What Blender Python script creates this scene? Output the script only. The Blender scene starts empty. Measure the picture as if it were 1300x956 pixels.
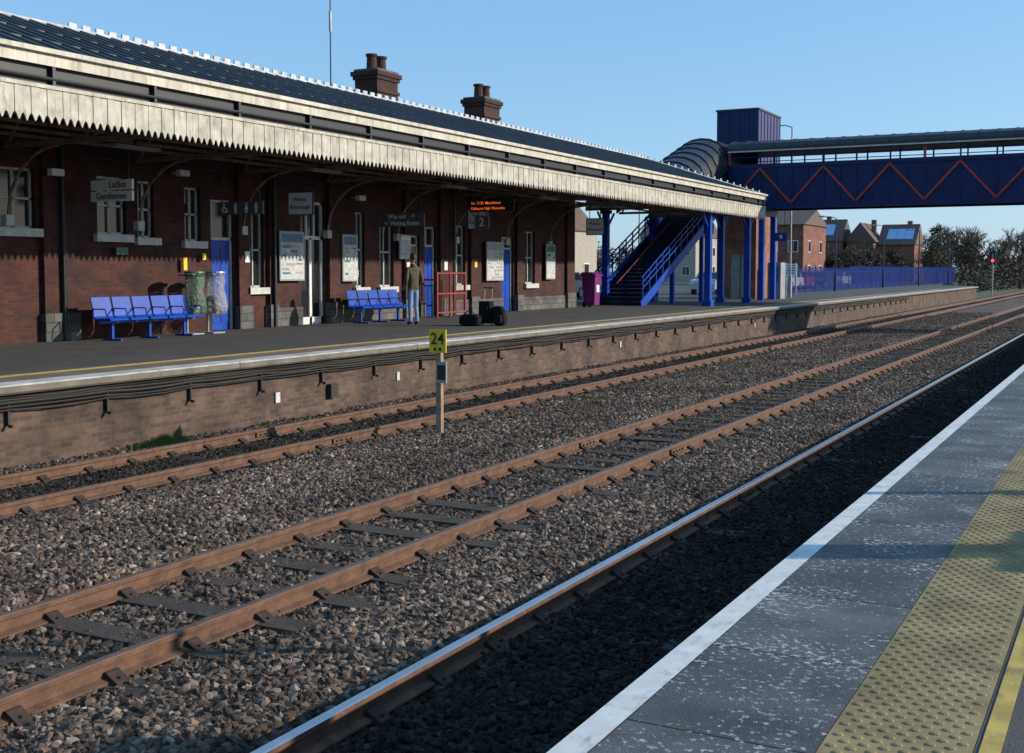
import bpy, bmesh, math, random
from mathutils import Vector, Matrix
random.seed(7)
R=math.radians
scene=bpy.context.scene
col=scene.collection

# ------------------------------------------------------------------ materials
def nt(name):
    m=bpy.data.materials.new(name); m.use_nodes=True
    t=m.node_tree; b=t.nodes['Principled BSDF']
    return m,t,b
def N(t,typ,**kw):
    n=t.nodes.new(typ)
    for k,v in kw.items():
        if k in n.inputs: n.inputs[k].default_value=v
        else: setattr(n,k,v)
    return n
def L(t,a,b): t.links.new(a,b)
def c4(c): return (c[0],c[1],c[2],1)
def mat(name,c,rough=.75,metal=0,var=.25,vscale=3.0,bump=0,bscale=40,c2=None,spec=None,coat=0,stain=None,stretch=None):
    m,t,b=nt(name)
    tc=N(t,'ShaderNodeTexCoord')
    n=N(t,'ShaderNodeTexNoise'); n.inputs['Scale'].default_value=vscale; n.inputs['Detail'].default_value=7; n.inputs['Roughness'].default_value=.65
    L(t,tc.outputs['Object'],n.inputs['Vector'])
    r=N(t,'ShaderNodeValToRGB')
    lo=tuple(x*(1-var) for x in c); hi=tuple(min(1,x*(1+var)) for x in c)
    if c2: hi=c2
    r.color_ramp.elements[0].position=.3; r.color_ramp.elements[0].color=c4(lo)
    r.color_ramp.elements[1].position=.7; r.color_ramp.elements[1].color=c4(hi)
    L(t,n.outputs['Fac'],r.inputs['Fac'])
    out=r.outputs['Color']
    if stain:
        mp=N(t,'ShaderNodeMapping'); mp.inputs['Scale'].default_value=stretch or (6,6,.8); L(t,tc.outputs['Object'],mp.inputs[0])
        n3=N(t,'ShaderNodeTexNoise'); n3.inputs['Scale'].default_value=1.6; n3.inputs['Detail'].default_value=8; n3.inputs['Roughness'].default_value=.7; L(t,mp.outputs[0],n3.inputs['Vector'])
        r3=N(t,'ShaderNodeValToRGB'); r3.color_ramp.elements[0].position=.52; r3.color_ramp.elements[0].color=(0,0,0,1); r3.color_ramp.elements[1].position=.72; r3.color_ramp.elements[1].color=(.85,.85,.85,1)
        L(t,n3.outputs['Fac'],r3.inputs['Fac'])
        mx=N(t,'ShaderNodeMix'); mx.data_type='RGBA'; L(t,r3.outputs['Color'],mx.inputs[0]); L(t,out,mx.inputs[6]); mx.inputs[7].default_value=c4(stain); out=mx.outputs[2]
    L(t,out,b.inputs['Base Color'])
    b.inputs['Roughness'].default_value=rough; b.inputs['Metallic'].default_value=metal
    if spec is not None: b.inputs['Specular IOR Level'].default_value=spec
    if coat: b.inputs['Coat Weight'].default_value=coat
    if bump:
        n2=N(t,'ShaderNodeTexNoise'); n2.inputs['Scale'].default_value=bscale; n2.inputs['Detail'].default_value=5
        L(t,tc.outputs['Object'],n2.inputs['Vector'])
        bp=N(t,'ShaderNodeBump'); bp.inputs['Strength'].default_value=bump; bp.inputs['Distance'].default_value=.02
        L(t,n2.outputs['Fac'],bp.inputs['Height']); L(t,bp.outputs['Normal'],b.inputs['Normal'])
    return m
def brick(name,ca,cb,cm,axis='Y',bw=.225,rh=.075,rough=.85,mortar=.008,dirt=.5):
    m,t,b=nt(name)
    tc=N(t,'ShaderNodeTexCoord'); s=N(t,'ShaderNodeSeparateXYZ'); cb_=N(t,'ShaderNodeCombineXYZ')
    L(t,tc.outputs['Object'],s.inputs[0])
    a={'Y':('Y','Z'),'X':('X','Z'),'F':('Y','X')}[axis]
    L(t,s.outputs[a[0]],cb_.inputs['X']); L(t,s.outputs[a[1]],cb_.inputs['Y'])
    k=N(t,'ShaderNodeTexBrick'); k.inputs['Scale'].default_value=1
    k.inputs['Brick Width'].default_value=bw; k.inputs['Row Height'].default_value=rh
    k.inputs['Mortar Size'].default_value=mortar; k.inputs['Mortar Smooth'].default_value=.2
    k.inputs['Color1'].default_value=c4(ca); k.inputs['Color2'].default_value=c4(cb); k.inputs['Mortar'].default_value=c4(cm)
    L(t,cb_.outputs[0],k.inputs['Vector'])
    n=N(t,'ShaderNodeTexNoise'); n.inputs['Scale'].default_value=1.3; n.inputs['Detail'].default_value=8; n.inputs['Roughness'].default_value=.7
    L(t,tc.outputs['Object'],n.inputs['Vector'])
    r=N(t,'ShaderNodeValToRGB'); r.color_ramp.elements[0].position=.35; r.color_ramp.elements[1].position=.65
    r.color_ramp.elements[0].color=(1-dirt,1-dirt,1-dirt,1); r.color_ramp.elements[1].color=(1.0,1.0,1.0,1)
    L(t,n.outputs['Fac'],r.inputs['Fac'])
    mx=N(t,'ShaderNodeMix'); mx.data_type='RGBA'; mx.blend_type='MULTIPLY'; mx.inputs[0].default_value=1
    L(t,k.outputs['Color'],mx.inputs[6]); L(t,r.outputs['Color'],mx.inputs[7]); L(t,mx.outputs[2],b.inputs['Base Color'])
    bp=N(t,'ShaderNodeBump'); bp.inputs['Strength'].default_value=.5; bp.inputs['Distance'].default_value=.01; bp.invert=True
    L(t,k.outputs['Fac'],bp.inputs['Height']); L(t,bp.outputs['Normal'],b.inputs['Normal'])
    b.inputs['Roughness'].default_value=rough
    return m

M={}
M['brickY']=brick('station_brick',(.105,.022,.014),(.045,.011,.009),(.06,.036,.028),'Y',dirt=.7)
M['brickX']=brick('station_brick_end',(.10,.028,.018),(.06,.017,.012),(.06,.04,.03),'X',dirt=.6)
M['brickO']=brick('tower_brick',(.38,.14,.075),(.28,.1,.06),(.3,.22,.17),'Y')
M['brickOX']=brick('tower_brick_x',(.3,.11,.065),(.22,.08,.048),(.24,.17,.13),'X')
M['platbrick']=brick('platform_brick',(.18,.10,.066),(.085,.047,.034),(.13,.1,.075),'Y',dirt=.7,mortar=.01)
M['stone']=brick('plinth_stone',(.17,.16,.15),(.10,.10,.095),(.05,.048,.045),'Y',bw=.42,rh=.2,mortar=.012)
M['cream']=mat('cream_paint',(.5,.46,.37),.6,var=.22,vscale=2.5,c2=(.66,.62,.52),stain=(.2,.165,.12))
M['val']=mat('valance_paint',(.42,.385,.31),.65,var=.3,vscale=3,c2=(.6,.56,.46),stain=(.16,.13,.1),stretch=(5,5,1.2))
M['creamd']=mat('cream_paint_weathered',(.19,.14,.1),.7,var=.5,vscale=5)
M['rust']=mat('rafter_paint',(.14,.07,.045),.7,var=.5,vscale=4,c2=(.34,.23,.15))
M['dark']=mat('dark_gutter',(.016,.016,.018),.5)
M['slate']=mat('roof_metal',(.035,.037,.042),.45,metal=.25,var=.4,vscale=1.2)
M['rib']=mat('roof_rib',(.10,.105,.115),.4,metal=.4,var=.35,vscale=1.6)
M['lead']=mat('ridge_lead',(.46,.48,.5),.45,var=.3)
M['soffit']=mat('soffit_board',(.06,.036,.026),.8,var=.4)
M['asph']=mat('platform_asphalt',(.068,.062,.056),.85,var=.3,vscale=.9,bump=.35,bscale=90,stain=(.04,.037,.034),stretch=(1.2,.5,1))
M['asph2']=mat('asphalt',(.05,.05,.05),.9,var=.25,bump=.3,bscale=60)
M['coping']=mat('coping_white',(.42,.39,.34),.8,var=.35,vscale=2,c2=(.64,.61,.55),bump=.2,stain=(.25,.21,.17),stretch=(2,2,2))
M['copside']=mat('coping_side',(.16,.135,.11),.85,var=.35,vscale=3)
M['tan']=mat('edge_paving',(.16,.115,.085),.85,var=.35,vscale=2,bump=.2)
M['yline']=mat('yellow_line',(.42,.3,.07),.75,var=.35,vscale=6,stain=(.1,.085,.06),stretch=(8,3,1))
M['white']=mat('white_paint',(.72,.72,.7),.5,var=.1)
M['signw']=mat('sign_white_enamel',(.84,.84,.83),.4,var=.03)
M['edge']=mat('platform_edge_white',(.6,.6,.58),.7,var=.15,vscale=7,stain=(.26,.26,.25),stretch=(9,4,1))
M['whited']=mat('white_paint_worn',(.5,.5,.47),.7,var=.25,vscale=8)
M['black']=mat('black_plastic',(.015,.015,.017),.5)
M['fabric']=mat('black_nylon',(.012,.012,.014),.95,bump=.5,bscale=30,spec=.2)
M['cable']=mat('cable',(.022,.018,.015),.65)
M['bluep']=mat('blue_paint',(.005,.055,.36),.42,var=.3,vscale=2,spec=.3)
M['blued']=mat('bridge_blue',(.004,.013,.08),.5,var=.4,vscale=1.5,spec=.3)
M['bluel']=mat('lift_blue_lit_side_trim',(.035,.035,.13),.5,var=.15)
M['red']=mat('red_paint',(.34,.035,.025),.5,var=.25)
M['redd']=mat('red_paint_faded',(.24,.04,.03),.55,var=.3)
M['purple']=mat('purple_plastic',(.17,.012,.15),.45)
M['glass']=mat('window_glass',(.02,.022,.025),.12,var=.2,spec=.45)
M['grey']=mat('galvanised_grey',(.3,.31,.32),.5,metal=.4)
M['signg']=mat('sign_slate_grey',(.09,.1,.11),.5,var=.1)
M['railside']=mat('rail_rust',(.115,.056,.032),.8,var=.4,vscale=7,c2=(.19,.095,.055),bump=.25,bscale=80)
M['railtopr']=mat('rail_head_brown',(.15,.085,.056),.5,var=.3,vscale=6,metal=.2)
M['railtop']=mat('rail_head_steel',(.5,.51,.54),.2,metal=.95,var=.15,vscale=2)
M['sleeper']=mat('timber_sleeper',(.05,.036,.027),.9,var=.5,vscale=6,bump=.5,bscale=40)
M['sleeperd']=mat('oily_sleeper',(.018,.014,.012),.8,var=.4,vscale=6,bump=.5,bscale=40)
M['chair']=mat('cast_chair',(.04,.023,.016),.85,var=.4,vscale=9)
M['wood']=mat('post_wood',(.28,.2,.13),.8,var=.3,vscale=8)
M['yellow']=mat('sign_yellow',(.72,.52,.02),.5,var=.08)
M['doorw']=mat('brown_door',(.3,.14,.05),.5,var=.2)
M['navy']=mat('navy_text',(.015,.03,.16),.5)
M['green']=mat('green_plastic',(.03,.14,.06),.5)
M['poster']=mat('poster_print',(.35,.42,.48),.4,var=.5,vscale=7,c2=(.8,.8,.76))
M['posterb']=mat('poster_blue',(.05,.16,.3),.4,var=.4,vscale=9)
M['grass']=mat('moss_grass',(.06,.12,.02),.9,var=.4)
M['ground']=mat('grass_ground',(.07,.075,.035),.95,var=.4,vscale=.08)
M['bark']=mat('bark',(.075,.055,.042),.9,var=.3)
M['leafd']=mat('evergreen_leaf',(.02,.026,.011),.85,var=.5,vscale=.6,c2=(.055,.052,.026))
M['leafb']=mat('winter_twig',(.085,.058,.038),.9,var=.4,vscale=.5)
M['rooft']=mat('roof_tile',(.11,.07,.058),.75,var=.25)
M['skin']=mat('skin',(.42,.25,.18),.55,var=.08)
M['hair']=mat('hair',(.02,.014,.01),.7)
M['jacket']=mat('olive_jacket',(.085,.072,.036),.85,var=.3,vscale=14,bump=.4,bscale=25)
M['jeans']=mat('jeans',(.17,.26,.42),.85,var=.2,vscale=14,bump=.3,bscale=25)
M['render']=mat('pale_render',(.36,.32,.26),.8,var=.15)

def glassbag(name,c,a):
    m,t,b=nt(name); b.inputs['Base Color'].default_value=c4(c); b.inputs['Roughness'].default_value=.25
    b.inputs['Alpha'].default_value=a
    n=N(t,'ShaderNodeTexNoise'); n.inputs['Scale'].default_value=11; n.inputs['Detail'].default_value=6; bp=N(t,'ShaderNodeBump'); bp.inputs['Strength'].default_value=1; bp.inputs['Distance'].default_value=.06
    tc=N(t,'ShaderNodeTexCoord'); L(t,tc.outputs['Object'],n.inputs['Vector']); L(t,n.outputs['Fac'],bp.inputs['Height']); L(t,bp.outputs['Normal'],b.inputs['Normal'])
    return m
M['bagclear']=glassbag('clear_polythene',(.5,.51,.5),.42)
M['baggreen']=glassbag('green_polythene',(.13,.24,.16),.5)
def emis(name,c,s):
    m,t,b=nt(name); b.inputs['Base Color'].default_value=c4(c); b.inputs['Emission Color'].default_value=c4(c); b.inputs['Emission Strength'].default_value=s; return m
M['led']=emis('amber_led',(1,.16,.02),.7)
M['redlamp']=emis('signal_red_lens',(1,.03,.02),6)

# slabs of the near platform
m,t,b=nt('paving_slabs'); M['slab']=m
tc=N(t,'ShaderNodeTexCoord'); s=N(t,'ShaderNodeSeparateXYZ'); L(t,tc.outputs['Object'],s.inputs[0])
cc=N(t,'ShaderNodeCombineXYZ'); ad=N(t,'ShaderNodeMath',operation='ADD'); ad.inputs[1].default_value=1.479; L(t,s.outputs['X'],ad.inputs[0])
L(t,s.outputs['Y'],cc.inputs['X']); L(t,ad.outputs[0],cc.inputs['Y'])
k=N(t,'ShaderNodeTexBrick'); k.inputs['Scale'].default_value=1; k.inputs['Brick Width'].default_value=.9; k.inputs['Row Height'].default_value=.632
k.inputs['Mortar Size'].default_value=.006; k.offset=0
k.inputs['Color1'].default_value=(.108,.105,.102,1); k.inputs['Color2'].default_value=(.066,.065,.065,1); k.inputs['Mortar'].default_value=(.012,.012,.011,1)
L(t,cc.outputs[0],k.inputs['Vector'])
n1=N(t,'ShaderNodeTexNoise'); n1.inputs['Scale'].default_value=2.2; n1.inputs['Detail'].default_value=9; n1.inputs['Roughness'].default_value=.7; L(t,tc.outputs['Object'],n1.inputs['Vector'])
r1=N(t,'ShaderNodeValToRGB'); r1.color_ramp.elements[0].position=.3; r1.color_ramp.elements[0].color=(.45,.45,.45,1); r1.color_ramp.elements[1].position=.7; r1.color_ramp.elements[1].color=(1.4,1.4,1.4,1); L(t,n1.outputs['Fac'],r1.inputs['Fac'])
mx=N(t,'ShaderNodeMix'); mx.data_type='RGBA'; mx.blend_type='MULTIPLY'; mx.inputs[0].default_value=1; L(t,k.outputs['Color'],mx.inputs[6]); L(t,r1.outputs['Color'],mx.inputs[7])
n2=N(t,'ShaderNodeTexNoise'); n2.inputs['Scale'].default_value=34; n2.inputs['Detail'].default_value=5; n2.inputs['Roughness'].default_value=.65; L(t,tc.outputs['Object'],n2.inputs['Vector'])
n3=N(t,'ShaderNodeTexNoise'); n3.inputs['Scale'].default_value=2.5; n3.inputs['Detail'].default_value=3; L(t,tc.outputs['Object'],n3.inputs['Vector'])
mu=N(t,'ShaderNodeMath',operation='MULTIPLY_ADD'); L(t,n3.outputs['Fac'],mu.inputs[0]); mu.inputs[1].default_value=.35; L(t,n2.outputs['Fac'],mu.inputs[2])
r2=N(t,'ShaderNodeValToRGB'); r2.color_ramp.elements[0].position=.74; r2.color_ramp.elements[0].color=(0,0,0,1); r2.color_ramp.elements[1].position=.82; r2.color_ramp.elements[1].color=(1,1,1,1); L(t,mu.outputs[0],r2.inputs['Fac'])
mx2=N(t,'ShaderNodeMix'); mx2.data_type='RGBA'; L(t,r2.outputs['Color'],mx2.inputs[0]); L(t,mx.outputs[2],mx2.inputs[6]); mx2.inputs[7].default_value=(.42,.42,.41,1)
L(t,mx2.outputs[2],b.inputs['Base Color']); b.inputs['Roughness'].default_value=.6; b.inputs['Specular IOR Level'].default_value=.35
nb=N(t,'ShaderNodeTexNoise'); nb.inputs['Scale'].default_value=120; L(t,tc.outputs['Object'],nb.inputs['Vector'])
bp=N(t,'ShaderNodeBump'); bp.inputs['Strength'].default_value=.6; bp.inputs['Distance'].default_value=.006; L(t,nb.outputs['Fac'],bp.inputs['Height'])
bp2=N(t,'ShaderNodeBump'); bp2.invert=True; bp2.inputs['Distance'].default_value=.01; L(t,k.outputs['Fac'],bp2.inputs['Height']); L(t,bp.outputs['Normal'],bp2.inputs['Normal']); L(t,bp2.outputs['Normal'],b.inputs['Normal'])
M['tactile']=mat('tactile_buff',(.23,.165,.07),.85,var=.4,vscale=3,c2=(.34,.255,.12),stain=(.13,.1,.055),stretch=(3,1.5,1))

# oil / brake dust on the stones between the rails; near-track platform shadow painted in
def oil_and_shade(t,xsock,colsock,possock):
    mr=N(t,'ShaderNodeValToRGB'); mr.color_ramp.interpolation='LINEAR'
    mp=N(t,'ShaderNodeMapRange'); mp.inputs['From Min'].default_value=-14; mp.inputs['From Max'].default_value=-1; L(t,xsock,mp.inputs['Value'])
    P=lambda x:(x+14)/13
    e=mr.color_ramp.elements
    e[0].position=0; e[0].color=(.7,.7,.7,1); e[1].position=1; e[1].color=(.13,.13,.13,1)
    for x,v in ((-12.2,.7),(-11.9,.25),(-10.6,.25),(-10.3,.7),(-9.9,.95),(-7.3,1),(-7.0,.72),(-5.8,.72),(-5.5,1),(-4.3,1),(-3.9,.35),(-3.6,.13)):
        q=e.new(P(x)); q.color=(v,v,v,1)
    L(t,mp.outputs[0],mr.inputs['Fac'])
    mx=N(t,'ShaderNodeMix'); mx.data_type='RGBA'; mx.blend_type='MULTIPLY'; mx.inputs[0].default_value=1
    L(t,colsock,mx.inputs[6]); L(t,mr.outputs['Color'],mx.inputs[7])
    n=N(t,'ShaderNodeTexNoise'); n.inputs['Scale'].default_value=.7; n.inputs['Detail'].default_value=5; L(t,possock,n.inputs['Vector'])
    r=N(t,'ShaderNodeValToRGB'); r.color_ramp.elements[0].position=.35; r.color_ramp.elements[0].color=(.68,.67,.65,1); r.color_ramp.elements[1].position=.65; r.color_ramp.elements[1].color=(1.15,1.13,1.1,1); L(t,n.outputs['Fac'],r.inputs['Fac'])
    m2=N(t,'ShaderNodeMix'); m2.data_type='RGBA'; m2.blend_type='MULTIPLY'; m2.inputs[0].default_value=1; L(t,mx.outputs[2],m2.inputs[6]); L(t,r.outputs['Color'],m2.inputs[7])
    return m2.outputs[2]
m,t,b=nt('ballast_stone_mat'); M['ston']=m
oi=N(t,'ShaderNodeObjectInfo'); r=N(t,'ShaderNodeValToRGB')
el=r.color_ramp.elements; el[0].position=0; el[0].color=(.045,.032,.025,1); el[1].position=1; el[1].color=(.4,.33,.27,1)
for p,cx in ((.25,(.092,.064,.048)),(.5,(.132,.093,.07)),(.75,(.178,.128,.096)),(.92,(.25,.19,.15))):
    e=el.new(p); e.color=(cx[0],cx[1],cx[2],1)
L(t,oi.outputs['Random'],r.inputs['Fac'])
gm=N(t,'ShaderNodeNewGeometry'); sx=N(t,'ShaderNodeSeparateXYZ'); L(t,gm.outputs['Position'],sx.inputs[0])
L(t,oil_and_shade(t,sx.outputs['X'],r.outputs['Color'],gm.outputs['Position']),b.inputs['Base Color']); b.inputs['Roughness'].default_value=.9; b.inputs['Specular IOR Level'].default_value=.25
m,t,b=nt('ballast_bed'); M['bed']=m
tc=N(t,'ShaderNodeTexCoord'); v=N(t,'ShaderNodeTexVoronoi'); v.inputs['Scale'].default_value=17; L(t,tc.outputs['Object'],v.inputs['Vector'])
r=N(t,'ShaderNodeValToRGB'); r.color_ramp.elements[0].color=(.03,.021,.016,1); r.color_ramp.elements[1].color=(.19,.135,.10,1)
sc_=N(t,'ShaderNodeSeparateColor'); L(t,v.outputs['Color'],sc_.inputs[0]); L(t,sc_.outputs[0],r.inputs['Fac'])
gm=N(t,'ShaderNodeNewGeometry'); sx=N(t,'ShaderNodeSeparateXYZ'); L(t,gm.outputs['Position'],sx.inputs[0])
L(t,oil_and_shade(t,sx.outputs['X'],r.outputs['Color'],gm.outputs['Position']),b.inputs['Base Color'])
bp=N(t,'ShaderNodeBump'); bp.invert=True; bp.inputs['Distance'].default_value=.05; bp.inputs['Strength'].default_value=1; L(t,v.outputs['Distance'],bp.inputs['Height']); L(t,bp.outputs['Normal'],b.inputs['Normal']); b.inputs['Roughness'].default_value=.9

# ------------------------------------------------------------------ mesh builder
class MB:
    def __init__(s): s.v=[];s.f=[];s.m=[];s.mats=[]
    def mi(s,k):
        m=M[k] if isinstance(k,str) else k
        if m not in s.mats: s.mats.append(m)
        return s.mats.index(m)
    def add(s,vs,fs,k):
        o=len(s.v); s.v+= [tuple(p) for p in vs]; i=s.mi(k)
        for f in fs: s.f.append(tuple(o+q for q in f)); s.m.append(i)
    def box(s,x0,x1,y0,y1,z0,z1,k):
        s.add([(x0,y0,z0),(x1,y0,z0),(x1,y1,z0),(x0,y1,z0),(x0,y0,z1),(x1,y0,z1),(x1,y1,z1),(x0,y1,z1)],
              [(0,3,2,1),(4,5,6,7),(0,1,5,4),(1,2,6,5),(2,3,7,6),(3,0,4,7)],k)
    def quad(s,p,k): s.add(p,[tuple(range(len(p)))],k)
    def beam(s,p0,p1,w,h,k):
        p0=Vector(p0);p1=Vector(p1);d=(p1-p0).normalized()
        up=Vector((0,0,1)) if abs(d.z)<.95 else Vector((0,1,0))
        a=d.cross(up).normalized()*w/2; b_=a.cross(d).normalized()*h/2
        vs=[p0-a-b_,p0+a-b_,p0+a+b_,p0-a+b_,p1-a-b_,p1+a-b_,p1+a+b_,p1-a+b_]
        s.add(vs,[(0,3,2,1),(4,5,6,7),(0,1,5,4),(1,2,6,5),(2,3,7,6),(3,0,4,7)],k)
    def cyl(s,p0,p1,r0,r1,k,n=8):
        p0=Vector(p0);p1=Vector(p1);d=(p1-p0).normalized()
        up=Vector((0,0,1)) if abs(d.z)<.95 else Vector((0,1,0))
        a=d.cross(up).normalized(); b_=a.cross(d).normalized()
        vs=[]
        for p,r in((p0,r0),(p1,r1)):
            for i in range(n):
                an=2*math.pi*i/n; vs.append(p+a*math.cos(an)*r+b_*math.sin(an)*r)
        fs=[(i,(i+1)%n,n+(i+1)%n,n+i) for i in range(n)]+[tuple(range(n-1,-1,-1)),tuple(range(n,2*n))]
        s.add(vs,fs,k)
    def tube(s,pts,r,k,n=6):
        for a,b_ in zip(pts[:-1],pts[1:]): s.cyl(a,b_,r,r,k,n)
    def soft(s,c,r,k,e=.45,seed=0,tilt=0):
        rn=random.Random(seed); n=20; mm=12; vs=[]
        sg=lambda v,p:math.copysign(abs(v)**p,v)
        for j in range(mm+1):
            ph=-math.pi/2+math.pi*j/mm
            for i in range(n):
                th=2*math.pi*i/n; w=1+.05*math.sin(3*th+seed)+rn.uniform(-.03,.03)
                x=sg(math.cos(ph),e)*sg(math.cos(th),e)*r[0]*w; y=sg(math.cos(ph),e)*sg(math.sin(th),e)*r[1]*w; z=sg(math.sin(ph),e)*r[2]
                vs.append((c[0]+x+tilt*z,c[1]+y*(1-.18*(z/r[2])),max(.005,c[2]+z*(1-.1*(x/r[0])**2))))
        s.add(vs,[(j*n+i,j*n+(i+1)%n,(j+1)*n+(i+1)%n,(j+1)*n+i) for j in range(mm) for i in range(n)],k)
    def prism(s,pr,a0,a1,k,axis='Y',ks=None):
        n=len(pr)
        f=(lambda p,a:(p[0],a,p[1])) if axis=='Y' else ((lambda p,a:(a,p[0],p[1])) if axis=='X' else (lambda p,a:(p[0],p[1],a)))
        vs=[f(p,a0) for p in pr]+[f(p,a1) for p in pr]
        if ks is None: s.add(vs,[(i,(i+1)%n,n+(i+1)%n,n+i) for i in range(n)],k)
        else:
            for i in range(n): s.add([vs[i],vs[(i+1)%n],vs[n+(i+1)%n],vs[n+i]],[(0,1,2,3)],ks[i])
        s.add(vs,[tuple(range(n-1,-1,-1)),tuple(range(n,2*n))],k)
    def obj(s,name,parent=None,smooth=False,bevel=0):
        me=bpy.data.meshes.new(name); me.from_pydata(s.v,[],s.f)
        for m in s.mats: me.materials.append(m)
        me.polygons.foreach_set('material_index',s.m)
        if smooth: me.polygons.foreach_set('use_smooth',[True]*len(s.f))
        me.update()
        bm=bmesh.new(); bm.from_mesh(me); bmesh.ops.recalc_face_normals(bm,faces=bm.faces); bm.to_mesh(me); bm.free()
        o=bpy.data.objects.new(name,me); col.objects.link(o)
        if parent: o.parent=parent
        if bevel:
            bv=o.modifiers.new('bevel','BEVEL'); bv.width=bevel; bv.segments=2; bv.limit_method='ANGLE'
        return o
def empty(name,loc=(0,0,0)):
    e=bpy.data.objects.new(name,None); e.location=loc; e.empty_display_size=.3; col.objects.link(e); return e
def text(s,loc,size,face,k,parent,align='CENTER',name='lettering',bold=True):
    cu=bpy.data.curves.new(name,'FONT'); cu.body=s; cu.size=size; cu.align_x=align; cu.align_y='CENTER'; cu.extrude=.002
    if bold: cu.offset=size*.012
    o=bpy.data.objects.new(name,cu); o.location=loc
    o.rotation_euler={'-Y':(R(90),0,0),'+X':(R(90),0,R(90))}[face]
    cu.materials.append(M[k]); col.objects.link(o); o.parent=parent
    return o

# ------------------------------------------------------------------ ground
mb=MB(); mb.quad([(-1500,-300,-1.3),(1500,-300,-1.3),(1500,2500,-1.3),(-1500,2500,-1.3)],'ground'); mb.obj('ground')
mb=MB(); mb.box(-140,-22.9,-30,170,-1.25,-.06,'asph2'); mb.obj('car_park')

# ------------------------------------------------------------------ ballast
RX=[-2.45,-3.9,-5.72,-7.1,-10.5,-11.95]
def bedz(x):
    if -4.1<x<-2.2: return -1.118
    if -7.6<x<-5.3: return -1.124
    if -12.4<x<-10.1: return -1.122
    if -5.3<x<-4.3: return -1.085
    if -10.1<x<-7.6: return -1.06
    return -1.12
xs=[-13.3+i*.15 for i in range(79)]
ys=[-2+i*.35 for i in range(60)]
y=ys[-1]
while y<300: y+=.6+max(0,(y-40)*.05); ys.append(y)
vs=[];dens=[]
for yy in ys:
    for x in xs:
        z=bedz(x)+random.uniform(-.015,.015)+.014*math.sin(yy*1.7+x*2.1)*math.sin(yy*.63)
        vs.append((x,yy,z)); 
        d=440 if yy<14 else (320 if yy<24 else (190 if yy<42 else (80 if yy<75 else 0)))
        if x<-12.95 or x>-1.7: d*=.3
        dens.append(d)
nx=len(xs)
fs=[(j*nx+i,j*nx+i+1,(j+1)*nx+i+1,(j+1)*nx+i) for j in range(len(ys)-1) for i in range(nx-1)]
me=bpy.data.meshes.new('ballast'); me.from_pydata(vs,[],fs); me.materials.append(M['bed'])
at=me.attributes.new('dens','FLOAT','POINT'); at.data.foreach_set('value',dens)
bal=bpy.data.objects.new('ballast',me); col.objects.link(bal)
sc=bpy.data.collections.new('ballast_stones')
for i in range(6):
    bm=bmesh.new(); bmesh.ops.create_icosphere(bm,subdivisions=1,radius=.031)
    rr=random.Random(i)
    for vv in bm.verts:
        vv.co=Vector((vv.co.x*1.3,vv.co.y*.95,vv.co.z*.8))*rr.uniform(.66,1.34)
    m2=bpy.data.meshes.new('ballast_stone'); bm.to_mesh(m2); bm.free(); m2.materials.append(M['ston'])
    o=bpy.data.objects.new('ballast_stone',m2); sc.objects.link(o)
g=bpy.data.node_groups.new('ballast_scatter','GeometryNodeTree')
g.interface.new_socket('Geometry',in_out='INPUT',socket_type='NodeSocketGeometry')
g.interface.new_socket('Geometry',in_out='OUTPUT',socket_type='NodeSocketGeometry')
gi=g.nodes.new('NodeGroupInput'); go=g.nodes.new('NodeGroupOutput')
dp=g.nodes.new('GeometryNodeDistributePointsOnFaces'); na=g.nodes.new('GeometryNodeInputNamedAttribute'); na.data_type='FLOAT'; na.inputs['Name'].default_value='dens'
ip=g.nodes.new('GeometryNodeInstanceOnPoints'); ci=g.nodes.new('GeometryNodeCollectionInfo'); ci.inputs['Collection'].default_value=sc
ci.inputs['Separate Children'].default_value=True; ci.inputs['Reset Children'].default_value=True
ip.inputs['Pick Instance'].default_value=True
rv=g.nodes.new('FunctionNodeRandomValue'); rv.data_type='FLOAT_VECTOR'; rv.inputs[0].default_value=(-.8,-.8,0); rv.inputs[1].default_value=(.8,.8,6.28)
rs=g.nodes.new('FunctionNodeRandomValue'); rs.data_type='FLOAT_VECTOR'; rs.inputs[0].default_value=(.55,.55,.6); rs.inputs[1].default_value=(1.4,1.35,1.4)
jg=g.nodes.new('GeometryNodeJoinGeometry')
g.links.new(gi.outputs[0],dp.inputs['Mesh']); g.links.new(na.outputs[0],dp.inputs['Density']); g.links.new(dp.outputs['Points'],ip.inputs['Points'])
g.links.new(ci.outputs[0],ip.inputs['Instance']); g.links.new(rv.outputs[0],ip.inputs['Rotation']); g.links.new(rs.outputs[0],ip.inputs['Scale'])
g.links.new(gi.outputs[0],jg.inputs[0]); g.links.new(ip.outputs[0],jg.inputs[0]); g.links.new(jg.outputs[0],go.inputs[0])
md=bal.modifiers.new('scatter','NODES'); md.node_group=g

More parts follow.
